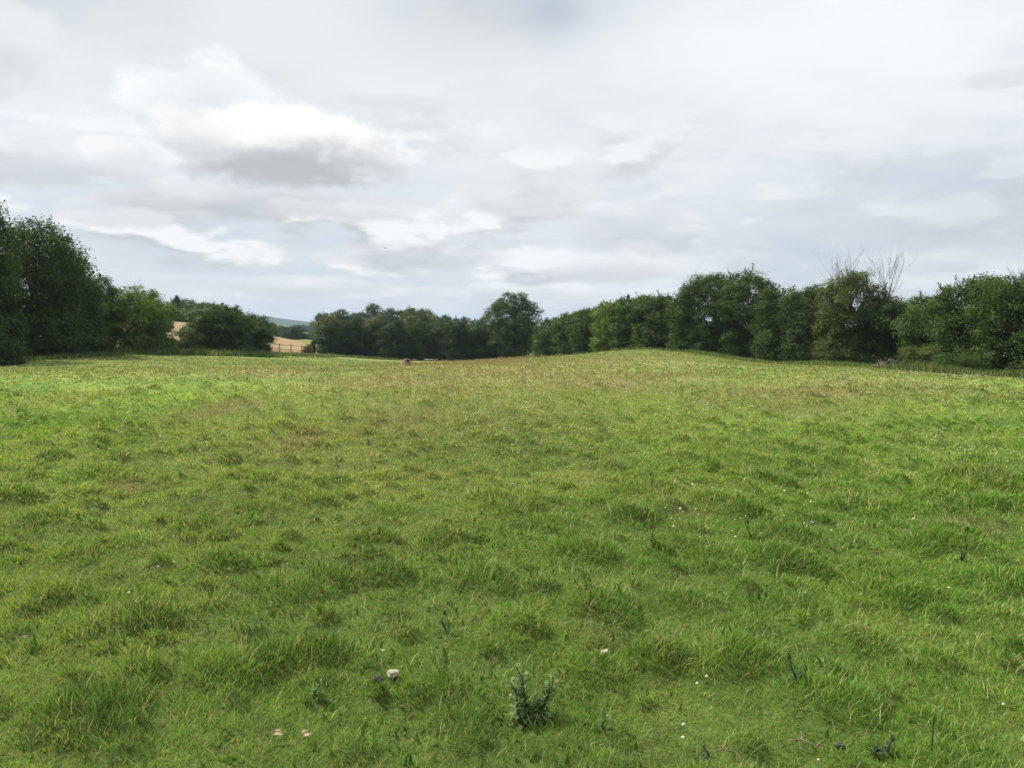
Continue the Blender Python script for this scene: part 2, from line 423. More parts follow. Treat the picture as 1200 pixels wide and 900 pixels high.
def sheet(name, pts, lift, mat, label, thick=None):
    """a crop or meadow standing on the terrain inside a quad given as (px, depth) corners"""
    n = 60; u, v = np.meshgrid(np.linspace(0, 1, n), np.linspace(0, 1, n), indexing='ij')
    c = [np.array(((p - 600) / F * d, d)) for p, d in pts]
    P = (c[0] * ((1 - u) * (1 - v))[..., None] + c[1] * (u * (1 - v))[..., None] + c[2] * (u * v)[..., None] + c[3] * ((1 - u) * v)[..., None]).reshape(-1, 2)
    edge = (np.minimum(np.minimum(u, 1 - u), np.minimum(v, 1 - v)).ravel() > 0)
    Z = ground_z(P[:, 0], P[:, 1]) + np.where(edge, lift + .08 * (vn(P[:, 0], P[:, 1], 3, 8) - .5), -.1)
    i, j = np.meshgrid(np.arange(n - 1), np.arange(n - 1), indexing='ij')
    q = np.stack([i * n + j, (i + 1) * n + j, (i + 1) * n + j + 1, i * n + j + 1], -1).reshape(-1, 4)
    return link(name, mesh_np(name, np.c_[P, Z], q, None, None, mat, True), kind='structure', label=label)


sheet('wheat_field', ((120, 92), (362, 92), (364, 150), (120, 165)), .45, M_wheat, 'ripe golden wheat field sloping beyond the fence')
sheet('far_meadow', ((300, 260), (420, 260), (420, 600), (300, 600)), .2, M_meadow, 'bright green far meadow in the gap between hedges')

# distant hills
def hill_z(px, d):
    cx = np.interp(px, [-2500, -200, 150, 270, 300, 345, 362, 420, 700, 1200, 3000], [40, 58, 66, 64, 56, 39, 33, 26, 14, 20, 30])
    prof = sstep(d, 1500, 2500) * (1 - sstep(d, 3100, 4400))
    x = (px - 600) / F * d
    return prof * (cx + 7 * (vn(x, d, 300, 41, 4) - .5)) - 3


pxs = np.linspace(-1800, 3000, 420); ds = np.linspace(1450, 4500, 60)
Pm, Dm = np.meshgrid(pxs, ds, indexing='ij'); X = ((Pm - 600) / F * Dm).ravel(); Y = Dm.ravel()
Z = hill_z(Pm.ravel(), Dm.ravel())
nn = len(ds); i, j = np.meshgrid(np.arange(len(pxs) - 1), np.arange(nn - 1), indexing='ij')
q = np.stack([i * nn + j, (i + 1) * nn + j, (i + 1) * nn + j + 1, i * nn + j + 1], -1).reshape(-1, 4)
wd = sstep(vn(X, Y, 260, 51, 4), .30, .42)[:, None]
hc = np.array([.035, .06, .025]) * wd + np.array([.09, .12, .05]) * (1 - wd)
link('distant_hills', mesh_np('distant_hills', np.c_[X, Y, Z], q, None, hc, M_hill, True), kind='structure', label='low blue wooded hills on the horizon')

# ------------------------------------------------------------------ grass blades
def sample_points(bands, amax=math.radians(43)):
    """(x, y) points in a fan in front of the viewpoint; bands = [(d0, d1, per m2), ...], wider near the camera"""
    out = []
    for d0, d1, rho in bands:
        hw1 = d1 * math.tan(amax) + 2.0
        n = int((d1 - d0) * 2 * hw1 * rho)
        x = rng.uniform(-hw1, hw1, n); y = rng.uniform(d0, d1, n)
        k = np.abs(x) < y * math.tan(amax) * .92 + 2.2
        out.append(np.c_[x[k], y[k]])
    return np.vstack(out)


def blades(P, height, width, lean, col_root, col_tip, name, mat, zbase, stiff=None):
    """two-segment tapering blades; lean = (N,2) horizontal displacement of the tip"""
    N = len(P); a = rng.uniform(0, math.pi, N)
    sx = np.cos(a) * width / 2; sy = np.sin(a) * width / 2
    x, y = P[:, 0], P[:, 1]
    V = np.zeros((N, 5, 3), np.float32)
    z0 = zbase - .01
    V[:, 0] = np.c_[x - sx, y - sy, z0]; V[:, 1] = np.c_[x + sx, y + sy, z0]
    mx, my = x + lean[:, 0] * .35, y + lean[:, 1] * .35
    hm = z0 + height * .58
    V[:, 2] = np.c_[mx + sx * .8, my + sy * .8, hm]; V[:, 3] = np.c_[mx - sx * .8, my - sy * .8, hm]
    V[:, 4] = np.c_[x + lean[:, 0], y + lean[:, 1], z0 + height]
    b = np.arange(N)[:, None] * 5
    q = b + np.array([0, 1, 2, 3]); t = b + np.array([3, 2, 4])
    C = np.zeros((N, 5, 3), np.float32)
    C[:, :2] = col_root[:, None]; C[:, 2:4] = ((col_root + col_tip) / 2)[:, None]; C[:, 4] = col_tip
    return mesh_np(name, V.reshape(-1, 3), q, t, C.reshape(-1, 3), mat)


P = sample_points(((1.6, 4, 11500), (4, 6, 7500), (6, 9, 4400), (9, 14, 2000), (14, 22, 750), (22, 36, 240), (36, 60, 80), (60, 84, 28)))
x, y = P[:, 0].copy(), P[:, 1].copy(); d = np.hypot(x, y)
H, D, LX, LY = tussock(x, y)
col, w, br = field_colour(x, y)
N = len(P)
fine = vn(x, y, .5, 33, 3, .6)
hgt = (.014 + .024 * fine + .030 * H ** 1.4) * rng.uniform(.5, 1.4, N) * (1 + .014 * np.minimum(d, 40))
hgt *= np.where(rng.random(N) < .03, 1.5, .92)
wid = np.maximum(.0030, .0010 * d - .0000055 * d * d) * rng.uniform(.6, 1.5, N)
ang = rng.uniform(0, 2 * math.pi, N); la = hgt * rng.uniform(.2, 1.5, N)
swirl = vn(x, y, .9, 61, 2) * 12
lean = np.c_[np.cos(ang) * la * .8 + LX * H * .03 + np.cos(swirl) * hgt * .2, np.sin(ang) * la * .8 + LY * H * .03 + np.sin(swirl) * hgt * .2]
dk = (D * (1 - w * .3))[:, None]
dk = np.clip(dk * (1 + .5 * sstep(d, 5, 12))[:, None], 0, 1); c = col * (1 - .78 * dk) + DARK * .78 * dk  # dark green clumps, deepened farther off so their colour also stands for clump shadow
c = c * (1 + rng.uniform(-.45, .5, (N, 1)) * (1 - .55 * sstep(d, 25, 50))[:, None]) * (1 + rng.normal(0, .07, (N, 3)))
st = (rng.random(N) < .075 + .13 * w + .1 * br)[:, None]
c = np.where(st, STRAW * rng.uniform(.6, 1.5, (N, 1)), c).clip(.004, .9)
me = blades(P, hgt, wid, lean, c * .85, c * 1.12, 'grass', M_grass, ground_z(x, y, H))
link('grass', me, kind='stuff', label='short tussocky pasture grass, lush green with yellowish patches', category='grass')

# broad low leaves: clover, plantain and dock seedlings between the blades
P = sample_points(((1.6, 6, 420), (6, 10, 220), (10, 18, 60)))
x, y = P[:, 0].copy(), P[:, 1].copy(); N = len(P)
k = (vn(x, y, 1.1, 101, 4, .6) + .25 * rng.random(N)) > .66; P = P[k]; x, y = x[k], y[k]; N = len(P); d = np.hypot(x, y)
H = tussock(x, y)[0]; hgt = rng.uniform(.018, .045, N) + .03 * H; ang = rng.uniform(0, 6.283, N); la = rng.uniform(.006, .03, N)
cb = np.array([.085, .165, .035]) * rng.uniform(.55, 1.5, (N, 1)); k = rng.random((N, 1)) < .3; cb = np.where(k, np.array([.17, .24, .10]) * rng.uniform(.7, 1.2, (N, 1)), cb)
me = blades(P, hgt, np.maximum(rng.uniform(.008, .018, N), .0011 * d), np.c_[np.cos(ang) * la, np.sin(ang) * la], cb * .9, cb * 1.1, 'clover_leaves', M_grass, ground_z(x, y, H) + .012)
link('clover_leaves', me, kind='stuff', label='patches of small broad clover and weed leaves low in the turf', category='ground cover')

# dry stems and bents lying through the grass
P = sample_points(((1.6, 5, 230), (5, 9, 150), (9, 16, 60), (16, 34, 16)))
x, y = P[:, 0].copy(), P[:, 1].copy(); N = len(P); d = np.hypot(x, y)
k = vn(x, y, 1.8, 71, 3) + .3 * rng.random(N) > .55
P = P[k]; x, y, d = x[k], y[k], d[k]; N = len(P)
H = tussock(x, y)[0]
hgt = rng.uniform(.02, .10, N) + .04 * H; ang = rng.uniform(0, 6.283, N); la = rng.uniform(.03, .13, N) * rng.uniform(.3, 1, N)
cs = np.where(rng.random((N, 1)) < .65, STRAW * rng.uniform(.8, 1.35, (N, 1)), np.array([.22, .30, .08]) * rng.uniform(.8, 1.3, (N, 1)))
me = blades(P, hgt, np.maximum(.0022, .0008 * d), np.c_[np.cos(ang) * la, np.sin(ang) * la], cs, cs * 1.1, 'dry_stems', M_straw, ground_z(x, y, H))
link('dry_grass_stems', me, kind='stuff', label='pale straw coloured stems lying through the green grass', category='grass')

# taller seeding grass in the brownish drifts: thin stalk with a soft seed head
P = sample_points(((5, 9, 60), (9, 16, 60), (16, 30, 45), (30, 50, 24), (50, 78, 9)))
x, y = P[:, 0].copy(), P[:, 1].copy(); N = len(P)
pb = patch(x, y, BP, 2); keep = rng.random(N) < pb * 1.0 + .03 * (y > 12) * vn(x, y, 4, 91, 2)
P = P[keep]; x, y = x[keep], y[keep]; N = len(P); d = np.hypot(x, y)
hgt = rng.uniform(.10, .28, N); ang = rng.uniform(0, 6.283, N); la = hgt * rng.uniform(.05, .35, N)
cs = np.array([.33, .25, .14]) * rng.uniform(.7, 1.3, (N, 1)) * (1 + rng.normal(0, .06, (N, 3)))
z0 = ground_z(x, y)
ws = np.maximum(.0016, .00022 * d); wh = np.maximum(.007, .0008 * d) * rng.uniform(.7, 1.3, N)
a = rng.uniform(0, 3.14, N); V = np.zeros((N, 8, 3), np.float32)
ex, ey = np.cos(a), np.sin(a)
def pt(f, wdt, sg): return np.c_[x + np.cos(ang) * la * f * f + ex * wdt * sg, y + np.sin(ang) * la * f * f + ey * wdt * sg, z0 + hgt * f]
V[:, 0] = pt(0, ws / 2, -1); V[:, 1] = pt(0, ws / 2, 1); V[:, 2] = pt(.7, ws / 2, 1); V[:, 3] = pt(.7, ws / 2, -1)
V[:, 4] = pt(.68, ws * 0, 1); V[:, 5] = pt(.84, wh / 2, 1); V[:, 6] = pt(1.0, ws * 0, 1); V[:, 7] = pt(.84, wh / 2, -1)
b = np.arange(N)[:, None] * 8
q = np.vstack([b + np.array([0, 1, 2, 3]), b + np.array([4, 5, 6, 7])])
C = np.repeat(cs[:, None], 8, 1); C[:, :4] *= np.array([.75, 1.0, .55])
link('seeding_grass', mesh_np('seeding_grass', V.reshape(-1, 3), q, None, C.reshape(-1, 3), M_straw), kind='stuff',
     label='taller brownish pink seeding grass in drifts across the field', category='grass')

# white clover heads
P = sample_points(((1.8, 6, 4), (6, 12, 14), (12, 34, 11)))
x, y = P[:, 0].copy(), P[:, 1].copy()
k = rng.random(len(x)) < sstep(vn(x, y, 2.2, 81, 3), .45, .7) * (.45 + .55 * (x > -1)); P = P[k]; x, y = x[k], y[k]; N = len(P)
H = tussock(x, y)[0]; z = ground_z(x, y, H) + .045 + .08 * H + rng.uniform(0, .04, N)
s = rng.uniform(.005, .0095, N) * (1 + np.hypot(x, y) * .06)
oct_ = np.array([[1, 0, 0], [0, 1, 0], [-1, 0, 0], [0, -1, 0], [0, 0, .8], [0, 0, -.8]])
V = np.stack([x, y, z], 1)[:, None] + oct_[None] * s[:, None, None]
st_ = np.stack([np.c_[x - .001, y, z - .08], np.c_[x + .001, y, z - .08], np.c_[x, y, z]], 1)
V = np.concatenate([V, st_], 1); b = np.arange(N)[:, None] * 9
t = np.vstack([b + np.array(f) for f in ((0, 1, 4), (1, 2, 4), (2, 3, 4), (3, 0, 4), (1, 0, 5), (2, 1, 5), (3, 2, 5), (0, 3, 5), (6, 7, 8))])
C = np.zeros((N, 9, 3)); C[:, :6] = [.74, .72, .6]; C[:, 6:] = [.1, .16, .04]
C[:, :6] *= rng.uniform(.6, 1.05, (N, 1, 1))
link('clover_flowers', mesh_np('clover_flowers', V.reshape(-1, 3), None, t, C.reshape(-1, 3), M_straw), kind='stuff', label='tiny white clover heads dotted through the grass', category='clover')

# ------------------------------------------------------------------ trees
def tube(path, radii, n=6):
    """vertices and quads of a tapering tube along a polyline"""
    path = [Vector(p) for p in path]; V = []; Q = []
    for i, p in enumerate(path):
        t = (path[min(i + 1, len(path) - 1)] - path[max(i - 1, 0)]).normalized()
        u = t.orthogonal().normalized(); v = t.cross(u)
        if i and V:
            pass
        for k in range(n):
            a = 2 * math.pi * k / n; V.append(p + (u * math.cos(a) + v * math.sin(a)) * radii[i])
    for i in range(len(path) - 1):
        for k in range(n):
            a, b = i * n + k, i * n + (k + 1) % n
            Q.append((a, b, b + n, a + n))
    return V, Q


def join_tubes(ts):
    V = []; Q = []
    for v, q in ts:
        o = len(V); V += [tuple(p) for p in v]; Q += [tuple(a + o for a in f) for f in q]
    return np.array(V), np.array(Q)


def crown_points(lobes, r, n_clusters):
    """cluster centres on the outer shells of overlapping lobes (x,y,z,rx,ry,rz)"""
    L = np.array(lobes); area = (L[:, 3] * L[:, 5] + L[:, 4] * L[:, 5] + L[:, 3] * L[:, 4])
    k = r.choice(len(L), int(n_clusters * 1.6), p=area / area.sum()); l = L[k]
    dr = r.normal(size=(len(k), 3)); dr /= np.linalg.norm(dr, axis=1)[:, None]
    dr[:, 2] = np.where((dr[:, 2] < -.5) & (l[:, 2] > l[:, 5] * 1.6), -dr[:, 2] * .5, dr[:, 2])
    rad = np.where(r.random(len(k)) < .70, r.uniform(.82, 1.06, len(k)), r.uniform(.45, .85, len(k)))
    C = l[:, :3] + dr * l[:, 3:6] * rad[:, None]
    q = ((C[:, None, :] - L[None, :, :3]) / L[None, :, 3:6]); inside = ((q ** 2).sum(2) < .42).sum(1) > 0
    keep = ~inside | (r.random(len(k)) < .12)
    return C[keep][:n_clusters], dr[keep][:n_clusters], k[keep][:n_clusters]


def foliage(name, lobes, seed, clusters, per, leaf, cr, tint, mat, zmin=.05, var=.28, gaps=.0):
    r = np.random.default_rng(seed)
    C, Nn, LI = crown_points(lobes, r, clusters)
    lv = r.uniform(.78, 1.25, len(lobes))
    if gaps: # open gaps in the crown
        g = vn(C[:, 0] + C[:, 2], C[:, 1] + C[:, 2] * 1.3, cr * 5, seed, 2)
        k = g > gaps; C, Nn, LI = C[k], Nn[k], LI[k]
    n = len(C); size = cr * r.uniform(.6, 1.35, n)
    m = n * per; ci = np.repeat(np.arange(n), per)
    o = r.normal(size=(m, 3)) * .52; o[:, 2] *= .62
    pos = C[ci] + o * size[ci][:, None]
    sprig = r.random(n) < .05                       # shoots standing proud of the outline
    pos = np.where(sprig[ci][:, None], C[ci] + (Nn[ci] * .6 + np.array([0, 0, .7])) * (r.random(m) * size[ci] * 1.1)[:, None] + o * .12, pos)
    pos[:, 2] = np.maximum(pos[:, 2], zmin + r.random(m) * .2)
    cn = Nn * .65 + np.array([0, 0, .6]) + r.normal(size=(n, 3)) * .4
    nv = cn[ci] + r.normal(size=(m, 3)) * .33
    nv /= np.linalg.norm(nv, axis=1)[:, None]
    t1 = np.cross(nv, r.normal(size=(m, 3))); t1 /= np.linalg.norm(t1, axis=1)[:, None]; t2 = np.cross(nv, t1)
    s = leaf * r.uniform(.65, 1.3, m)[:, None]
    V = np.stack([pos - t1 * s * .9, pos - t2 * s * .5 + nv * s * .12, pos + t1 * s * .9, pos + t2 * s * .5 + nv * s * .12], 1)
    cv = (1 + var * (r.random(n) * 2 - 1)) * lv[LI]
    age = np.clip(r.random(n) * 1.3 - .3, 0, 1)[:, None]
    cc = (np.array(tint) * cv[:, None]) * (1 - .3 * age) + np.array([.10, .13, .03]) * .3 * age
    c = cc[ci] * r.uniform(.82, 1.2, (m, 1))
    C4 = np.repeat(c[:, None], 4, 1).reshape(-1, 3)
    q = np.arange(m * 4).reshape(-1, 4)
    return mesh_np(name, V.reshape(-1, 3), q, None, C4, mat)


def wood_mesh(name, lobes, h0, trunk_r, seed, mat, stems=1, base_spread=.0, n_limbs=14, fork=.3):
    r = random.Random(seed); ts = []
    tops = [l for l in lobes]; r.shuffle(tops)
    zt = max(l[2] for l in lobes)
    for s in range(stems):
        bx, by = (r.uniform(-1, 1) * base_spread, r.uniform(-1, 1) * base_spread * .6) if stems > 1 else (0, 0)
        tx, ty = bx * 1.3 + r.uniform(-.2, .2), by * 1.3
        k = trunk_r * (1 if s == 0 else r.uniform(.45, .8))
        top = zt * r.uniform(.85, 1.0)
        path = [(bx, by, -.25), (bx, by, .15), (bx * 1.05 + r.uniform(-.05, .05), by, top * .3), (bx + (tx - bx) * .6 + r.uniform(-.15, .15), by * 1.1, top * .62), (tx, ty, top)]
        ts.append(tube(path, [k * 1.5, k * 1.08, k * .85, k * .55, k * .12], 8))
        for l in tops[s::stems][:max(2, n_limbs // stems)]:
            z0 = min(max(h0, l[2] * fork), top * .8) + r.uniform(0, .15) * top
            f = z0 / top; px_, py_ = bx + (tx - bx) * f, by + (ty - by) * f
            mid = ((px_ * .45 + l[0] * .55), (py_ * .45 + l[1] * .55), z0 * .5 + l[2] * .5 - .1)
            ts.append(tube([(px_, py_, z0), mid, (l[0], l[1], l[2])], [k * .42, k * .26, k * .07], 5))
            for e in range(3):
                q = (l[0] + r.uniform(-1, 1) * l[3] * .8, l[1] + r.uniform(-1, 1) * l[4] * .8, l[2] + r.uniform(-.2, .9) * l[5])
                ts.append(tube([mid, ((mid[0] + q[0]) / 2, (mid[1] + q[1]) / 2, (mid[2] + q[2]) / 2 + .1), q], [k * .17, k * .1, k * .03], 4))
    V, Q = join_tubes(ts)
    return mesh_np(name, V, Q, None, None, mat, True)


def make_lobes(r, w, h, dep, skirt, n, shape='round'):
    """lobes over a crown w wide, dep deep, from skirt to h"""
    L = []
    ch = h - skirt; cz = skirt + ch * .5
    for i in range(n):
        f = (i + .5) / n; a = i * 2.39996 + r.uniform(-.3, .3)
        zt = 1 - 1.75 * f if shape != 'bush' else 1 - 1.9 * f
        rr = math.sqrt(max(0, 1 - min(1, abs(zt)) ** 2.2)) if zt > -.6 else .78
        s = r.uniform(.25, .36) if n > 8 else r.uniform(.34, .45)
        k = r.uniform(.85, 1.12)
        cx = math.cos(a) * rr * (w / 2) * (1 - s * .95) * k; cy = math.sin(a) * rr * (dep / 2) * (1 - s * .95) * k
        rz = s * ch * .5 * r.uniform(.75, 1.0)
        z = min(cz + zt * ch * .5 * (1 - s * .6) * r.uniform(.9, 1.05), h - rz * 1.02)
        L.append((cx, cy, max(z, rz * .7 + .1), s * w * .55, s * dep * .55, rz))
    L.append((0, 0, skirt + ch * .45, w * .30, dep * .30, ch * .33))
    m = max(6, n // 2)                       # low boughs that bring the crown down to the grass
    for i in range(m):
        a = i * 6.283 / m + r.uniform(-.3, .3); rz = ch * r.uniform(.15, .23)
        L.append((math.cos(a) * w * r.uniform(.23, .32), math.sin(a) * dep * r.uniform(.23, .32), skirt + rz * .75, w * r.uniform(.16, .22), dep * r.uniform(.16, .22), rz))
    return L


TINTS = dict(dark=(.045, .078, .018), mid=(.058, .100, .020), bright=(.115, .175, .026), blue=(.045, .085, .032), brown=(.115, .112, .045), olive=(.10, .13, .034), pale=(.13, .18, .055), deep=(.034, .060, .016))


def place(px, dd, top, wpx):
    x = (px - 600) / F * dd; z = gz(x, dd)
    h = EYE + (388 - top) * dd / F - z
    return x, dd, z, h, wpx * dd / F


def tree(kind, px, dd, top, wpx, tint, label, cat, group=None, skirt=.12, n=16, leaf=.092, cr=.40, dens=1.0, stems=1, deep=None, seed=None, gaps=0., trunk=None, lean=(0, 0), per=34, part='crown', shape='round'):
    x, y_, z, h, w = place(px, dd, top, wpx)
    seed = seed if seed is not None else int(abs(px) * 7 + dd)
    r = random.Random(seed)
    dep = deep or w * r.uniform(.8, 1.0)
    L = make_lobes(r, w, h, dep, h * skirt, n, shape)
    if lean != (0, 0): L = [(a + lean[0] * c / h, b + lean[1] * c / h, c, d_, e, f) for a, b, c, d_, e, f in L]
    root = empty(kind, (x, y_, z), label, cat, group)
    area = 3.1 * (w * h + dep * h) * .5 + w * dep
    cl = int(area * dens * 1.5 / (cr * cr))
    cl = min(cl, 2200)
    link(part, foliage(part, L, seed, cl, per, leaf, cr, TINTS[tint], M_leaf, gaps=gaps), root)
    link('trunk', wood_mesh('trunk', L, h * skirt, trunk or max(.07, h * .028), seed, M_bark, stems, w * .18, 14, .25), root)
    return root


gl = 'tall trees along the left field edge'
tree('tree', -38, 44, 226, 120, 'dark', 'tall dark tree cut off by the left edge of the photo', 'tree', gl, skirt=.03, n=24, cr=.5, dens=1.4, per=40)
tree('tree', 44, 52, 260, 112, 'mid', 'big broad round-topped tree beside the dark tree at far left', 'tree', gl, skirt=.04, n=30, cr=.55, dens=1.5, per=44)
tree('tree', 82, 56, 291, 72, 'dark', 'dark shoulder tree on the right flank of the big left tree', 'tree', gl, skirt=.03, n=18, cr=.45, dens=1.3)
tree('tree', 160, 63, 337, 92, 'bright', 'yellow-green bushy tree right of the tall left trees', 'tree', gl, skirt=.02, n=20, cr=.38, leaf=.085)
tree('tree', 112, 62, 321, 54, 'mid', 'lower tree filling between the tall left trees and the yellow-green one', 'tree', gl, skirt=.03, n=12)
tree('bramble_bush', 2, 40, 400, 52, 'deep', 'low dark bramble bush on the grass at the far left edge', 'bush', None, skirt=.0, n=9, cr=.25, leaf=.05)
gb = 'bushes at the left corner of the field'
tree('bush', 225, 66, 379, 40, 'pale', 'pale green elder bush with cream flowers in the left corner', 'bush', gb, skirt=.02, n=10, cr=.28, leaf=.06)
tree('bush', 258, 68, 357, 78, 'mid', 'largest rounded bush of the left corner group', 'bush', gb, skirt=.02, n=18, cr=.36)
tree('bush', 285, 76, 367, 46, 'mid', 'bush just behind the right shoulder of the largest corner bush', 'bush', gb, skirt=.02, n=10)
tree('bush', 302, 70, 384, 34, 'dark', 'small dark bush at the right end beside the fence', 'bush', gb, skirt=.0, n=9, cr=.3)
tree('bush', 198, 70, 396, 30, 'olive', 'low nettly bush between the yellow-green tree and pale elder', 'bush', gb, skirt=.0, n=7, cr=.25, leaf=.05)
gh = 'trees on the rise behind the left bushes'
for px, dd, top, w, tn, lb in ((185, 118, 351, 42, 'dark', 'dark tree on the rise directly behind the yellow-green tree'), (212, 172, 351, 52, 'mid', 'tree on the rise above the strip of wheat'),
                               (236, 168, 355, 46, 'mid', 'tree on the rise behind the largest corner bush, left one'), (262, 165, 360, 48, 'bright', 'lighter green tree on the rise behind the largest corner bush, right one'),
                               (283, 150, 371, 40, 'mid', 'tree at the foot of the rise before the distant hill'), (307, 112, 371, 28, 'mid', 'upright tree standing behind the fence-end bush'),
                               (150, 170, 352, 60, 'dark', 'tree on the rise mostly hidden by the left trees')):
    tree('tree', px, dd, top, w, tn, lb, 'tree', gh, n=11, leaf=.13, cr=.6, skirt=.05)
tree('conifer', 208, 160, 346, 8, 'deep', 'small dark pointed conifer poking above the rise', 'conifer', None, n=6, leaf=.1, cr=.35, skirt=.1, dens=1.6)
gm = 'bushes above the wheat field'
for px, dd, top, w, tn, lb in ((323, 205, 383, 40, 'dark', 'dark bush above the left end of the wheat strip'), (344, 200, 382.5, 30, 'deep', 'darker bush above the right end of the wheat strip'), (316, 230, 379, 26, 'mid', 'taller bush behind the ones above the wheat')):
    tree('bush', px, dd, top, w, tn, lb, 'bush', gm, n=10, leaf=.15, cr=.7, skirt=.0)
for px, dd, top, w, lb in ((363, 245, 391, 30, 'low hedge bush below the far green meadow'), (378, 240, 390, 24, 'low hedge bush beside the wood at the far meadow'), (350, 640, 381, 26, 'dark far hedge clump, left end of the line over the meadow'), (372, 640, 380, 30, 'dark far hedge clump, right end of the line over the meadow'), (395, 640, 381, 26, 'dark far hedge clump hidden mostly behind the wood')):
    tree('bush', px, dd, top, w, 'deep', lb, 'bush', 'hedge bushes around the far meadow', n=9, leaf=.3 if dd > 500 else .15, cr=1.4 if dd > 500 else .7, skirt=.0)
tree('cypress', 367, 90, 399, 6, 'deep', 'small narrow dark evergreen by the end of the fence', 'cypress', None, n=7, leaf=.06, cr=.16, skirt=.02, dens=.8)
tree('bush', 360, 89, 404, 12, 'brown', 'brownish scrubby bush next to the small narrow evergreen', 'bush', None, n=6, leaf=.05, cr=.2, skirt=.0)

# hedge trees across the middle
gc = 'dark hedge trees across the middle distance'
cl = ['dark hedge tree at the left end of the middle row', 'second dark hedge tree of the middle row', 'third hedge tree from the left in the middle row', 'middle row hedge tree left of the reddish earth mound', 'hedge tree directly behind the reddish earth mound',
      'hedge tree right of the reddish earth mound behind the trough', 'hedge tree behind the right end of the trough', 'hedge tree two places left of the round tree', 'hedge tree touching the round tree on its left']
for i, (px, top, tn) in enumerate(((388, 377, 'dark'), (412, 374, 'deep'), (437, 375, 'dark'), (462, 376, 'deep'), (487, 377, 'dark'), (512, 378, 'dark'), (536, 378, 'deep'), (560, 380, 'mid'), (581, 383, 'dark'))):
    tree('hedge_tree', px, 112 + (i % 3) * 2, top, 38, tn, cl[i], 'tree', gc, n=12, leaf=.10, cr=.48, skirt=.03, stems=3, trunk=.1, dens=1.2)
gw = 'woodland trees behind the middle hedge'
for px, dd, top, w, tn, lb in ((384, 152, 368, 30, 'brown', 'brownish tree behind the left end of the middle hedge'), (442, 150, 369, 40, 'brown', 'brown-tinged tree rising behind the middle hedge'), (486, 150, 362, 42, 'olive', 'olive round tree rising behind the middle hedge'),
                               (378, 208, 366, 26, 'blue', 'blue-green tree at the left end of the wood'), (397, 200, 363, 36, 'blue', 'blue-green tree second along the wood'), (420, 205, 365, 34, 'blue', 'blue-green tree left of the tall one in the wood'),
                               (438, 210, 355, 22, 'blue', 'tallest narrow crown standing above the wood'), (456, 200, 362, 34, 'blue', 'tree right of the tall narrow crown in the wood'), (476, 205, 360, 34, 'dark', 'dark domed tree at the centre of the wood'),
                               (497, 200, 363, 30, 'blue', 'wood tree behind the olive one'), (506, 160, 367, 20, 'pale', 'pale feathery tree beside the olive one'), (518, 200, 369, 34, 'blue', 'lower wood tree where the wood steps down'), (540, 205, 371, 34, 'dark', 'low wood tree left of the round tree'),
                               (562, 200, 372, 34, 'blue', 'low wood tree next to the round tree'), (584, 205, 373, 30, 'dark', 'wood tree mostly hidden behind the round tree'), (620, 200, 378, 36, 'dark', 'wood tree showing low right of the round tree')):
    tree('tree', px, dd, top, w, tn, lb, 'tree', gw, n=11, leaf=.15, cr=.65, skirt=.05)
tree('round_tree', 603, 112, 343, 66, 'mid', 'tall round-headed tree standing alone above the middle hedge', 'tree', None, n=26, leaf=.095, cr=.42, skirt=.06, gaps=.33, dens=1.1, seed=77)

# hedge rising to the right
gr = 'rounded hedge trees rising over the crest'
rl = ['lowest hedge tree just right of the round tree', 'second hedge tree right of the round tree', 'third hedge tree right of the round tree', 'hedge tree halfway up the rising row', 'high hedge tree at the crest of the field',
      'hedge tree left of the first tall right-hand tree', 'hedge tree tucked against the first tall right-hand tree']
for i, (px, dd, top, w, tn) in enumerate(((648, 104, 373, 48, 'mid'), (670, 100, 366, 46, 'mid'), (694, 96, 360, 50, 'mid'), (719, 91, 353, 54, 'bright'), (745, 86, 347, 58, 'mid'), (770, 82, 346, 58, 'mid'), (793, 80, 349, 44, 'mid'))):
    tree('hedge_tree', px, dd, top, w, tn, rl[i], 'tree', gr, n=16, leaf=.10, cr=.42, skirt=.02, stems=2, deep=w * dd / F * 1.3, dens=1.2)
gt = 'tall trees along the right field edge'
for px, dd, top, w, tn, lb, gp in ((828, 75, 321, 84, 'mid', 'first tall rounded tree of the right-hand row', 0.08), (876, 72, 317, 76, 'mid', 'tallest leafy tree second in the right-hand row', .12), (915, 68, 337, 70, 'mid', 'lower tree right of the two tall rounded ones', 0),
                                   (946, 65, 335, 60, 'dark', 'dark tree left of the ivy-clad dying tree', 0), (994, 62, 318, 84, 'olive', 'ivy-clad tree under the bare dead branches', .1), (1036, 60, 346, 64, 'dark', 'dark low tree right of the ivy-clad one', 0),
                                   (1064, 62, 352, 56, 'olive', 'smaller olive tree in the dip of the right-hand row', 0), (1092, 56, 346, 74, 'mid', 'tree on the left shoulder of the big right bushes', 0), (1142, 52, 324, 108, 'mid', 'big spreading tree left of the right edge', 0), (1196, 48, 320, 110, 'mid', 'big spreading tree cut by the right edge of the photo', 0),
                                   (1262, 45, 322, 120, 'dark', 'tree beyond the right edge of the photo', 0)):
    tree('tree', px, dd, top, w, tn, lb, 'tree', gt, n=22 if w > 70 else 15, leaf=.08, cr=.46, skirt=.02, gaps=gp, stems=2, dens=1.5, per=44)
tree('tree', -120, 42, 250, 120, 'dark', 'tree beyond the left edge of the photo', 'tree', gl, n=16, cr=.5)
# low growth along the hedge foot
tree('bramble_bush', 1082, 50, 404, 60, 'olive', 'olive bramble bush sticking out from the foot of the right hedge', 'bush', None, n=9, cr=.24, leaf=.045, skirt=.0)
tree('bramble_bush', 1120, 47, 414, 60, 'mid', 'low green bramble bush right of the olive one', 'bush', None, n=9, cr=.24, leaf=.045, skirt=.0)


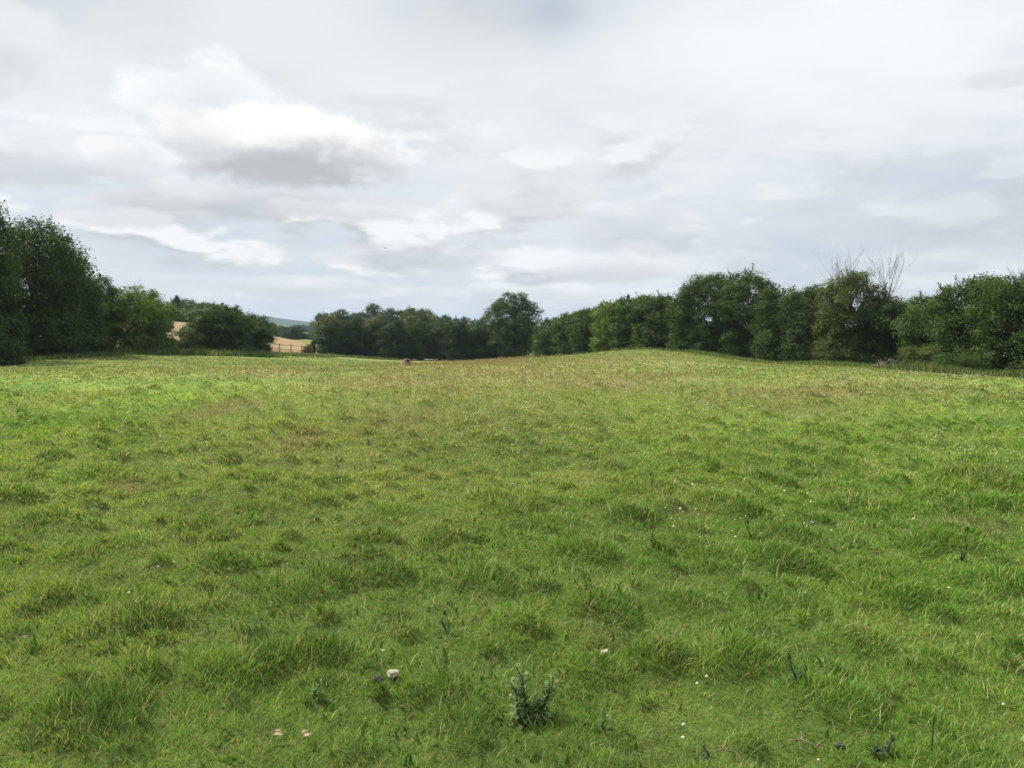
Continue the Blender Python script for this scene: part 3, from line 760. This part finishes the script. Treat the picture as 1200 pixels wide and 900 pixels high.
def bare_tree(px, dd, top, wpx, label, seed, n=16):
    x, y_, z, h, w = place(px, dd, top, wpx); r = random.Random(seed)
    root = empty('dead_tree', (x, y_, z), label, 'dead tree', 'bare dead trees above the hedges')
    tr = tube([(0, 0, -.2), (0, 0, h * .3), (r.uniform(-.2, .2), 0, h * .6), (r.uniform(-.3, .3), 0, h * .82)], [.17, .12, .06, .018], 7)
    V, Q = join_tubes([tr]); link('trunk', mesh_np('trunk', V, Q, None, None, M_deadwood, True), root)
    ts = []
    def grow(p, dvec, ln, rad, lev):
        p = Vector(p); q = p + dvec * ln * .5 + Vector((r.uniform(-.06, .06), r.uniform(-.06, .06), .03)) * ln; e = q + (dvec + Vector((0, 0, .18))).normalized() * ln * .5
        ts.append(tube([p, q, e], [rad, rad * .75, rad * .45], 5))
        if lev == 0: return
        for k in range(4 if lev > 1 else 3):
            f = r.uniform(.25, 1); s = p.lerp(e, f) if f > .5 else p.lerp(q, f * 2)
            nd = (dvec + Vector((r.uniform(-.7, .7), r.uniform(-.7, .7), r.uniform(-.05, .5)))).normalized()
            grow(s, nd, ln * r.uniform(.45, .7), rad * .5, lev - 1)
    for i in range(n):
        f = r.uniform(.45, .85); a = r.uniform(0, 6.28)
        dv = Vector((math.cos(a) * .5 * w / h * 2, math.sin(a) * .5, 1)).normalized()
        grow((0, 0, h * f), dv, h * (1.0 - f) * r.uniform(.5, .8), .014, 2)
    V, Q = join_tubes(ts); link('branches', mesh_np('branches', V, Q, None, None, M_deadwood, True), root)


bare_tree(983, 62.5, 299, 60, 'dead bare tree with grey twigs above the ivy-clad tree, left one', 4, 13)
bare_tree(1040, 60.5, 299, 60, 'dead bare tree with upright twigs right of the ivy-clad tree', 8, 13)
bare_tree(1192, 50.0, 312, 50, 'dead bare twigs just above the trees at the right edge', 12, 8)
bare_tree(163, 66, 331, 18, 'thin bare stems above the yellow-green left tree', 21, 6)

# rank grass, nettles and dead stalks along the foot of the hedges
def strip(name, pts, n, hmin, hmax, tint, label, wd=.35, width=.03):
    pts = [((p - 600) / F * dd, dd) for p, dd in pts]; seg = rng.integers(0, len(pts) - 1, n); f = rng.random(n)
    A = np.array(pts); P = A[seg] * (1 - f)[:, None] + A[seg + 1] * f[:, None] + rng.normal(size=(n, 2)) * wd
    x, y = P[:, 0].copy(), P[:, 1].copy()
    hg = rng.uniform(hmin, hmax, n) * (.5 + vn(x, y, 2.5, 95, 2)); ang = rng.uniform(0, 6.28, n); la = hg * rng.uniform(.1, .5, n)
    c = np.array(tint) * rng.uniform(.6, 1.4, (n, 1)); k = rng.random((n, 1)) < .12; c = np.where(k, STRAW * .8, c)
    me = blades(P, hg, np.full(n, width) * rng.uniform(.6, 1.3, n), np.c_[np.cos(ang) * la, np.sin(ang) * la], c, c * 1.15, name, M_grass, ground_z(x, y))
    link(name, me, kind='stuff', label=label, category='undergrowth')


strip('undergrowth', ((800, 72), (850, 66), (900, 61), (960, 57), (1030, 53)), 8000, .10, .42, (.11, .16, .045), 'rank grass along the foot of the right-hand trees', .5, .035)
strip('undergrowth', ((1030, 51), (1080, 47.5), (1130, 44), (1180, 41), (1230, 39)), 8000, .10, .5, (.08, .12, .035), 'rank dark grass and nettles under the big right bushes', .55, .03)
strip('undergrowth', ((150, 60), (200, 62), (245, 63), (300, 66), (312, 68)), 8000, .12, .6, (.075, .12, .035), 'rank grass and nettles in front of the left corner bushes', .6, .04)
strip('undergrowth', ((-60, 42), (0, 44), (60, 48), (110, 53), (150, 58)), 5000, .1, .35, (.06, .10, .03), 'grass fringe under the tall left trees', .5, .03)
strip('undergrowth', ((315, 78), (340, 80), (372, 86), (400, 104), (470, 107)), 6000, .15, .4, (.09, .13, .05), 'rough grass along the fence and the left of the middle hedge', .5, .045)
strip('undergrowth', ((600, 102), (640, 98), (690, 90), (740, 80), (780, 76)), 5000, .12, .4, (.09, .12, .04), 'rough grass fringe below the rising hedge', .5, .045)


def dry_pile(px, dd, label):
    x = (px - 600) / F * dd; z = gz(x, dd); r = random.Random(5)
    ts = []
    for i in range(130):
        a = r.uniform(0, 6.28); q = r.random() ** .5; p = Vector((math.cos(a) * q * .95, math.sin(a) * q * .5, r.random() * .75 * (1 - q * .7)))
        dv = Vector((r.uniform(-1, 1), r.uniform(-1, 1), r.uniform(-.3, .8))).normalized() * r.uniform(.2, .55)
        ts.append(tube([p, p + dv * .5 + Vector((0, 0, .05)), p + dv], [.012, .011, .005], 4))
    V, Q = join_tubes(ts)
    o = link('brushwood_pile', mesh_np('brushwood_pile', V, Q, None, None, M_dry2, True), None, label=label, category='brushwood')
    o.location = (x, dd, z)


M_dry2 = material('dry_brush', (.26, .23, .155), .95, .1, noise=((8, .3),))
dry_pile(1040, 50, 'tangled pile of pale dry stems beside the olive bramble at the right hedge')

# ------------------------------------------------------------------ fence
def box_np(c, s, rz=0):
    V = np.array([(a, b, e) for a in (-.5, .5) for b in (-.5, .5) for e in (-.5, .5)]) * np.array(s)
    cz, sz = math.cos(rz), math.sin(rz); V = np.c_[V[:, 0] * cz - V[:, 1] * sz, V[:, 0] * sz + V[:, 1] * cz, V[:, 2]] + np.array(c)
    Q = [(0, 1, 3, 2), (4, 6, 7, 5), (0, 4, 5, 1), (2, 3, 7, 6), (0, 2, 6, 4), (1, 5, 7, 3)]
    return [Vector(v) for v in V], Q


pa, pb_ = ((314 - 600) / F * 80, 80.0), ((366 - 600) / F * 88, 88.0)
froot = empty('post_and_rail_fence', (pa[0], pa[1], gz(*pa)), 'low wooden post and rail fence in front of the wheat field', 'fence')
np_ = 5; prev = None
for i in range(np_):
    f = i / (np_ - 1); x = pa[0] + (pb_[0] - pa[0]) * f; y_ = pa[1] + (pb_[1] - pa[1]) * f; z = gz(x, y_)
    V, Q = join_tubes([box_np((x, y_, z + .5), (.075, .075, 1.25))]); V = V - np.array(froot.location)
    link('post', mesh_np('post', V, Q, None, None, M_wood), froot)
    if prev:
        dx, dy = x - prev[0], y_ - prev[1]; ln = math.hypot(dx, dy); rz = math.atan2(dy, dx)
        for hz in (.55, 1.0):
            ts = [tube([(prev[0], prev[1] - .075, prev[2] + hz), ((x + prev[0]) / 2, (y_ + prev[1]) / 2 - .075, (z + prev[2]) / 2 + hz - .01), (x, y_ - .075, z + hz)], [.022, .019, .022], 6)]
            V, Q = join_tubes(ts); link('rail', mesh_np('rail', V - np.array(froot.location), Q, None, None, M_wood, True), froot)
    prev = (x, y_, z)

# water trough in front of the middle hedge
tx, ty = (505 - 600) / F * 106, 106.0; tz = gz(tx, ty)
zt_ = EYE - (422 - 388) * ty / F
tr = empty('water_trough', (tx, ty, tz - .02), 'long pale grey metal water trough before the middle hedge', 'trough')
ts = [box_np((0, -.3, .45), (1.8, .03, .45)), box_np((0, .3, .45), (1.8, .03, .45)), box_np((-.885, 0, .45), (.03, .566, .45)), box_np((.885, 0, .45), (.03, .566, .45)), box_np((0, 0, .24), (1.736, .566, .03))]
V, Q = join_tubes(ts); link('basin', mesh_np('basin', V, Q, None, None, M_metal), tr)
V, Q = join_tubes([box_np((0, -.33, .69), (1.86, .05, .04)), box_np((0, .33, .69), (1.86, .05, .04))]); link('rim', mesh_np('rim', V, Q, None, None, M_metal), tr)
tr.scale = (1, 1, .48)
for sx in (-.7, .7):
    V, Q = join_tubes([box_np((sx, 0, .1), (.1, .5, .24))]); link('leg', mesh_np('leg', V, Q, None, None, M_metal), tr)

# ------------------------------------------------------------------ reddish earth mound
def skin_body(name, joints, edges, mat, parent=None, sub=2):
    me = bpy.data.meshes.new(name); me.from_pydata([j[:3] for j in joints], edges, []); me.materials.append(mat)
    o = link(name, me, parent)
    s = o.modifiers.new('skin', 'SKIN'); sv = me.skin_vertices[0].data
    for i, j in enumerate(joints):
        sv[i].radius = (j[3], j[4] if len(j) > 4 else j[3]); sv[i].use_root = (i == 0)
    m = o.modifiers.new('sub', 'SUBSURF'); m.levels = sub; m.render_levels = sub
    s.use_smooth_shade = True
    return o


mx_, my_ = (477 - 600) / F * 44, 44.0; mz_ = gz(mx_, my_) + .06
mo = empty('burrow_mound', (mx_, my_, mz_), 'reddish earth mound with a dark burrow hole on the crest left of centre', 'mound'); mo.scale = (1.1, 1.1, 1.25)
A, R_ = np.meshgrid(np.linspace(0, 2 * math.pi, 49)[:-1], np.linspace(0, 1, 22), indexing='ij')
X = (np.cos(A) * R_ * .50).ravel(); Y = (np.sin(A) * R_ * .36).ravel()
Z = .30 * np.exp(-((X + .10) ** 2 / .030 + Y ** 2 / .05)) + .22 * np.exp(-((X - .14) ** 2 / .02 + (Y - .06) ** 2 / .03)) + .10 * np.exp(-((X - .34) ** 2 / .012 + (Y + .02) ** 2 / .02)) + .05 * vn(X + 3, Y, .09, 7, 3) * (1 - R_.ravel() ** 2) - .03
Z -= .20 * np.exp(-((X - .10) ** 2 / .0045 + (Y + .17) ** 2 / .012)); n_ = 22
q = np.array([(i * n_ + j, i * n_ + j + 1, ((i + 1) % 48) * n_ + j + 1, ((i + 1) % 48) * n_ + j) for i in range(48) for j in range(n_ - 1)])
M_earth = material('red_earth', (.24, .155, .11), .95, .05, noise=((12, .25), (50, .2)), bump=(40, .8, .02))
link('earth', mesh_np('earth', np.c_[X, Y, Z], q[:, ::-1], None, None, M_earth, True), mo)
B = []; Qb = []
for k, (yy, sc) in enumerate(((-.245, 1.0), (-.20, .95), (-.12, .75), (-.05, .3))):
    for t_ in range(16): a_ = t_ / 16 * 6.2832; B.append((.08 + math.cos(a_) * .085 * sc, yy, .165 + math.sin(a_) * .09 * sc))
for k in range(3):
    for t_ in range(16): Qb.append((k * 16 + t_, k * 16 + (t_ + 1) % 16, (k + 1) * 16 + (t_ + 1) % 16, (k + 1) * 16 + t_))
Qb += [(48, 49 + i, 50 + i, 51 + i) for i in range(0, 12, 2)]
Qb.append((0, 1, 2, 3)); Qb += [(0, 3 + i, 4 + i, 5 + i) for i in range(0, 12, 2)]
link('burrow_hole', mesh_np('burrow_hole', np.array(B), np.array(Qb), None, None, M_black, False), mo)  # closed black plug: the shade inside the burrow is put into its colour

# ------------------------------------------------------------------ foreground: stones, thistles, leaves, twigs
def lump(name, px, py, s, mat, label, cat, seed, flat=.5, sink=.2):
    x, y_ = ray_ground(px, py); z = gz(x, y_); r = np.random.default_rng(seed)
    import bmesh
    bm = bmesh.new(); bmesh.ops.create_icosphere(bm, subdivisions=4, radius=1)
    k = r.uniform(-2, 2, 6)
    for v in bm.verts:
        c = v.co; n_ = math.sin(c.x * 3 + k[0]) * math.cos(c.y * 2.6 + k[1]) * .12 + math.sin(c.z * 5 + c.x * 4 + k[2]) * .06 + math.sin(c.y * 9 + k[3]) * math.sin(c.x * 8 + k[4]) * .035
        c *= 1 + n_ * 1.7
        if c.z > .45: c.z = .45 + (c.z - .45) * .45
        c.x *= s[0]; c.y *= s[1]; c.z *= s[2]
    me = bpy.data.meshes.new(name); bm.to_mesh(me); bm.free(); me.materials.append(mat)
    for p in me.polygons: p.use_smooth = True
    o = link(name, me, None, label=label, category=cat); o.location = (x, y_, z + s[2] * (1 - sink) + .006); o.rotation_euler = (r.uniform(-.3, .3), r.uniform(-.3, .3), r.uniform(0, 6))
    return o


lump('stone', 461, 799, (.030, .024, .022), M_stone, 'pale buff stone in the near grass', 'stone', 3, sink=.1)
lump('stone', 444, 806, (.030, .024, .020), M_darkstone, 'dark stone just left of the pale one', 'stone', 9, sink=-.35)
lump('stone', 709, 781, (.022, .019, .018), M_stone, 'small pale chip of stone right of centre', 'stone', 5, sink=-.5)
lump('dung_clod', 984, 877, (.02, .017, .014), M_darkstone, 'small dark clod near the bottom right', 'clod', 15)


def curled_leaf(px, py, L, rz, label):
    x, y_ = ray_ground(px, py); z = gz(x, y_) + .032; n = 9; V = []; Q = []
    for i in range(n):
        f = i / (n - 1); w = math.sin(math.pi * min(1, f * .92 + .06)) * L * .32
        for k in range(5):
            u = (k - 2) / 2; V.append((f * L - L / 2, u * w, .25 * L * (u * u) * .5 + .18 * L * math.sin(f * 3) + .02 * L * math.sin(f * 17 + k)))
    for i in range(n - 1):
        for k in range(4): a = i * 5 + k; Q.append((a, a + 1, a + 6, a + 5))
    o = link('fallen_leaf', mesh_np('fallen_leaf', np.array(V), np.array(Q), None, None, M_dry, True), None, label=label, category='leaf', group='dry leaves in the near grass')
    o.location = (x, y_, z); o.rotation_euler = (.35, .2, rz)
    m = o.modifiers.new('thick', 'SOLIDIFY'); m.thickness = .0008


curled_leaf(326, 877, .05, .3, 'dry tan leaf at the bottom, left one of two')
curled_leaf(358, 879, .055, 1.2, 'dry tan leaf at the bottom, right one of two')
curled_leaf(30, 762, .03, .8, 'small pale dry leaf by the left edge')
curled_leaf(447, 777, .045, 2.0, 'dull dry leaf above the pale buff stone')


def thistle(px, py, h, label, seed, n=26, lean=(0., 0.), bushy=1.0, heads=4, tint=(.070, .100, .040), stems=1):
    if py < 700: h *= .72; heads = min(heads, 1)
    x, y_ = ray_ground(px, py); z = gz(x, y_); r = random.Random(seed)
    root = empty('thistle', (x, y_, z), label, 'thistle', 'thistles growing in the pasture')
    ts = []; V = []; T = []; C = []; tips = []
    for s_ in range(stems):
        ox, oy = (0, 0) if s_ == 0 else (r.uniform(-.05, .05), r.uniform(-.04, .04)); hs = h * (1 if s_ == 0 else r.uniform(.5, .85))
        lx = lean[0] * (1 if s_ < 2 else r.uniform(-.8, 1.1)) + (r.uniform(-.25, .3) if s_ else 0)
        path = [Vector((ox + lx * f ** 1.5 * h + .012 * math.sin(f * 7 + seed), oy + lean[1] * f * h + .01 * math.cos(f * 6), -.02 + hs * f)) for f in (0, .2, .4, .6, .8, 1)]
        ts.append(tube(path, [.0055, .005, .0045, .004, .003, .0022], 6)); tips.append(path[-1])
        for i in range(n):
            f = (i + .5) / n; k = min(4, int(f * 5)); p = path[k].lerp(path[k + 1], f * 5 - k); a = i * 2.4 + r.uniform(-.4, .4)
            ln = h * (.34 - .20 * f) * r.uniform(.45, 1.25) * bushy
            up = .15 + .9 * f; dv = Vector((math.cos(a), math.sin(a), up)).normalized(); side = Vector((-math.sin(a), math.cos(a), r.uniform(-.3, .3)))
            sh = r.uniform(.55, 1.6); m = 7; prev = None
            for j in range(m + 1):        # lobed, spiny outline with a fold along the midrib
                g = j / m; c = p + dv * ln * g + Vector((0, 0, -.35 * ln * g * g))
                wd = ln * .20 * math.sin(math.pi * min(1, g * .9 + .08)) * (1.35 if j % 2 else .5)
                fw = dv * ln * .05 * (1 if j % 2 else 0); wz = Vector((0, 0, wd * .5 * (1 if j % 2 else .2)))
                b = len(V); V += [c, c + side * wd + fw + wz, c - side * wd + fw + wz]
                cc = [tint[q] * sh * (1.0 if g < .9 else 1.7) for q in range(3)]; C += [[v * 1.3 for v in cc], cc, cc]
                if prev is not None: T += [(prev, b, prev + 1), (b, b + 1, prev + 1), (prev, prev + 2, b), (b, prev + 2, b + 2)]
                prev = b
    Vv, Qq = join_tubes(ts); C2 = np.tile([.07, .10, .05], (len(Vv), 1)); link('stem', mesh_np('stem', Vv, Qq, None, C2, M_thistle, True), root)
    link('leaves', mesh_np('leaves', np.array([tuple(v) for v in V]), None, np.array(T), np.array(C), M_thistle), root)
    for i in range(heads):
        tp = tips[i % len(tips)] + Vector((r.uniform(-.02, .02), r.uniform(-.02, .02), r.uniform(-.02, .006)))
        prof = [(0, .002), (.004, .008), (.012, .010), (.018, .006), (.021, .0065), (.026, .008)]
        hv, hq = tube([tp + Vector((0, 0, a_)) for a_, _ in prof], [b_ for _, b_ in prof], 8)
        A = np.array([tuple(v) for v in hv]); cc = np.tile([.06, .09, .05], (len(A), 1)); cc[-16:] = [.07, .085, .05]
        A2, Q2 = A, np.array(hq); link('flower_head', mesh_np('flower_head', A2, Q2, None, cc, M_thistle, True), root)


thistle(624, 852, .24, 'tallest leaning dark thistle near the bottom centre', 2, 46, (-.30, .05), 1.0, 0, stems=5, tint=(.13, .18, .07))
thistle(928, 820, .12, 'small bushy thistle clump at lower right', 5, 20, (0, 0), 1.4, 2, stems=2, tint=(.04, .075, .035))
thistle(708, 868, .07, 'low grey-green thistle rosette right of the tallest thistle', 7, 12, (0, 0), 2.2, 0, tint=(.12, .17, .09))
thistle(372, 828, .08, 'low thistle rosette below left of the dark stone', 8, 12, (0, 0), 2.0, 0, tint=(.11, .16, .09))
thistle(1128, 662, .34, 'tall sparse thistle in the right middle of the pasture', 11, 18, (.1, 0), .8, 3, stems=2)
thistle(766, 652, .22, 'sparse forked thistle in the middle right of centre', 12, 14, (0, 0), .8, 2, stems=2)
thistle(878, 640, .20, 'thin thistle left of the bright tussock', 13, 14, (-.1, 0), .8, 2)
thistle(785, 592, .16, 'dark squat thistle clump above the forked one', 14, 26, (0, 0), 1.5, 2, stems=3, tint=(.05, .06, .035))
thistle(764, 577, .17, 'dark slim thistle up left of the squat clump', 15, 20, (0, 0), 1.0, 2, stems=2, tint=(.05, .065, .04))
thistle(1112, 553, .32, 'tall dark thistle near the rushy tussock on the right', 16, 22, (0, 0), 1.0, 3, stems=2)
thistle(946, 515, .25, 'dark thistle standing farthest right of centre', 17, 20, (0, 0), 1.2, 3, stems=2)
thistle(520, 750, .10, 'low thistle clump left of centre in the near grass', 18, 16, (0, 0), 1.6, 1, tint=(.06, .10, .05))
thistle(432, 520, .28, 'dark thistle in the brown drift left of centre', 19, 18, (0, 0), 1.1, 2, stems=2)
thistle(1042, 895, .10, 'dark thistle rosette at the bottom edge on the right', 20, 18, (0, 0), 1.8, 0, stems=2, tint=(.045, .065, .035))
thistle(826, 896, .09, 'weedy dark rosette at the bottom edge right of centre', 22, 18, (0, 0), 1.9, 0, stems=2, tint=(.05, .07, .035))
thistle(300, 575, .2, 'dark thistle left of centre beside the brown patch', 23, 16, (0, 0), 1.1, 1, stems=2)
thistle(102, 575, .16, 'brownish dead thistle clump on the left', 24, 20, (0, 0), 1.3, 0, stems=2, tint=(.10, .075, .04))


def stalk(name, px, py, pts, rad, col, label, cat):
    x, y_ = ray_ground(px, py); z = gz(x, y_); V, Q = join_tubes([tube(p, [rad * (1 - .12 * i) for i in range(len(p))], 6) for p in pts])
    o = link(name, mesh_np(name, V, Q, None, None, col, True), None, label=label, category=cat); o.location = (x, y_, z)


M_stalk = material('dark_stalk', (.035, .028, .02), .8, .2)
M_twig = material('twig_wood', (.17, .135, .085), .9, .1, noise=((40, .3),))
stalk('dead_stalk', 1091, 899, [[(0, 0, -.03), (.002, 0, .05), (.006, .002, .13)]], .003, M_stalk, 'single black upright stalk at the bottom right edge', 'stalk')
stalk('twig', 948, 884, [[(-.06, .05, .03), (-.02, .02, .05), (.02, -.02, .045), (.07, -.05, .035)], [(-.02, .02, .05), (-.01, .05, .06), (-.005, .08, .05)], [(.02, -.02, .045), (.05, -.01, .06)]], .0035, M_twig, 'forked pale dry twig lying at the bottom right', 'twig')
stalk('twig', 850, 893, [[(-.05, .0, .03), (-.01, .01, .04), (.04, .0, .035)], [(-.01, .01, .04), (.01, .03, .05)]], .0035, M_twig, 'short brown twig at the bottom edge right of centre', 'twig')

# bird, a speck in the sky
b = skin_body('bird', [(0, 0, 0, .05), (.10, 0, .01, .035), (-.14, 0, 0, .02), (.02, .12, .05, .022), (0, .30, .02, .012), (.02, -.12, .05, .022), (0, -.30, .02, .012)], [(0, 1), (0, 2), (0, 3), (3, 4), (0, 5), (5, 6)], M_black, None, 1)
b.location = ((453 - 600) / F * 120, 120, EYE + (388 - 292) * 120 / F); b.rotation_euler = (0.2, 0, 1.0)
b['label'] = 'tiny dark bird flying high above the middle hedge'; b['category'] = 'bird'

# ------------------------------------------------------------------ haze
HAZE = 0.00018
if HAZE:
    bx = [Vector((a, b_, c)) for a in (-6500, 6500) for b_ in (-6200, 6200) for c in (-8, 90)]
    V, Q = box_np((0, 0, 41), (13200, 12600, 98))
    me = mesh_np('haze', np.array([tuple(v) for v in V]), np.array(Q))
    m = bpy.data.materials.new('haze'); m.use_nodes = True; nt = m.node_tree; nt.nodes.clear()
    o_ = nt.nodes.new('ShaderNodeOutputMaterial'); pv = nt.nodes.new('ShaderNodeVolumePrincipled')
    pv.inputs['Color'].default_value = (.62, .76, .95, 1); pv.inputs['Density'].default_value = HAZE; pv.inputs['Anisotropy'].default_value = 0.2
    nt.links.new(pv.outputs[0], o_.inputs['Volume']); me.materials.append(m)
    link('haze', me, kind='stuff', label='thin bluish summer haze in the air')
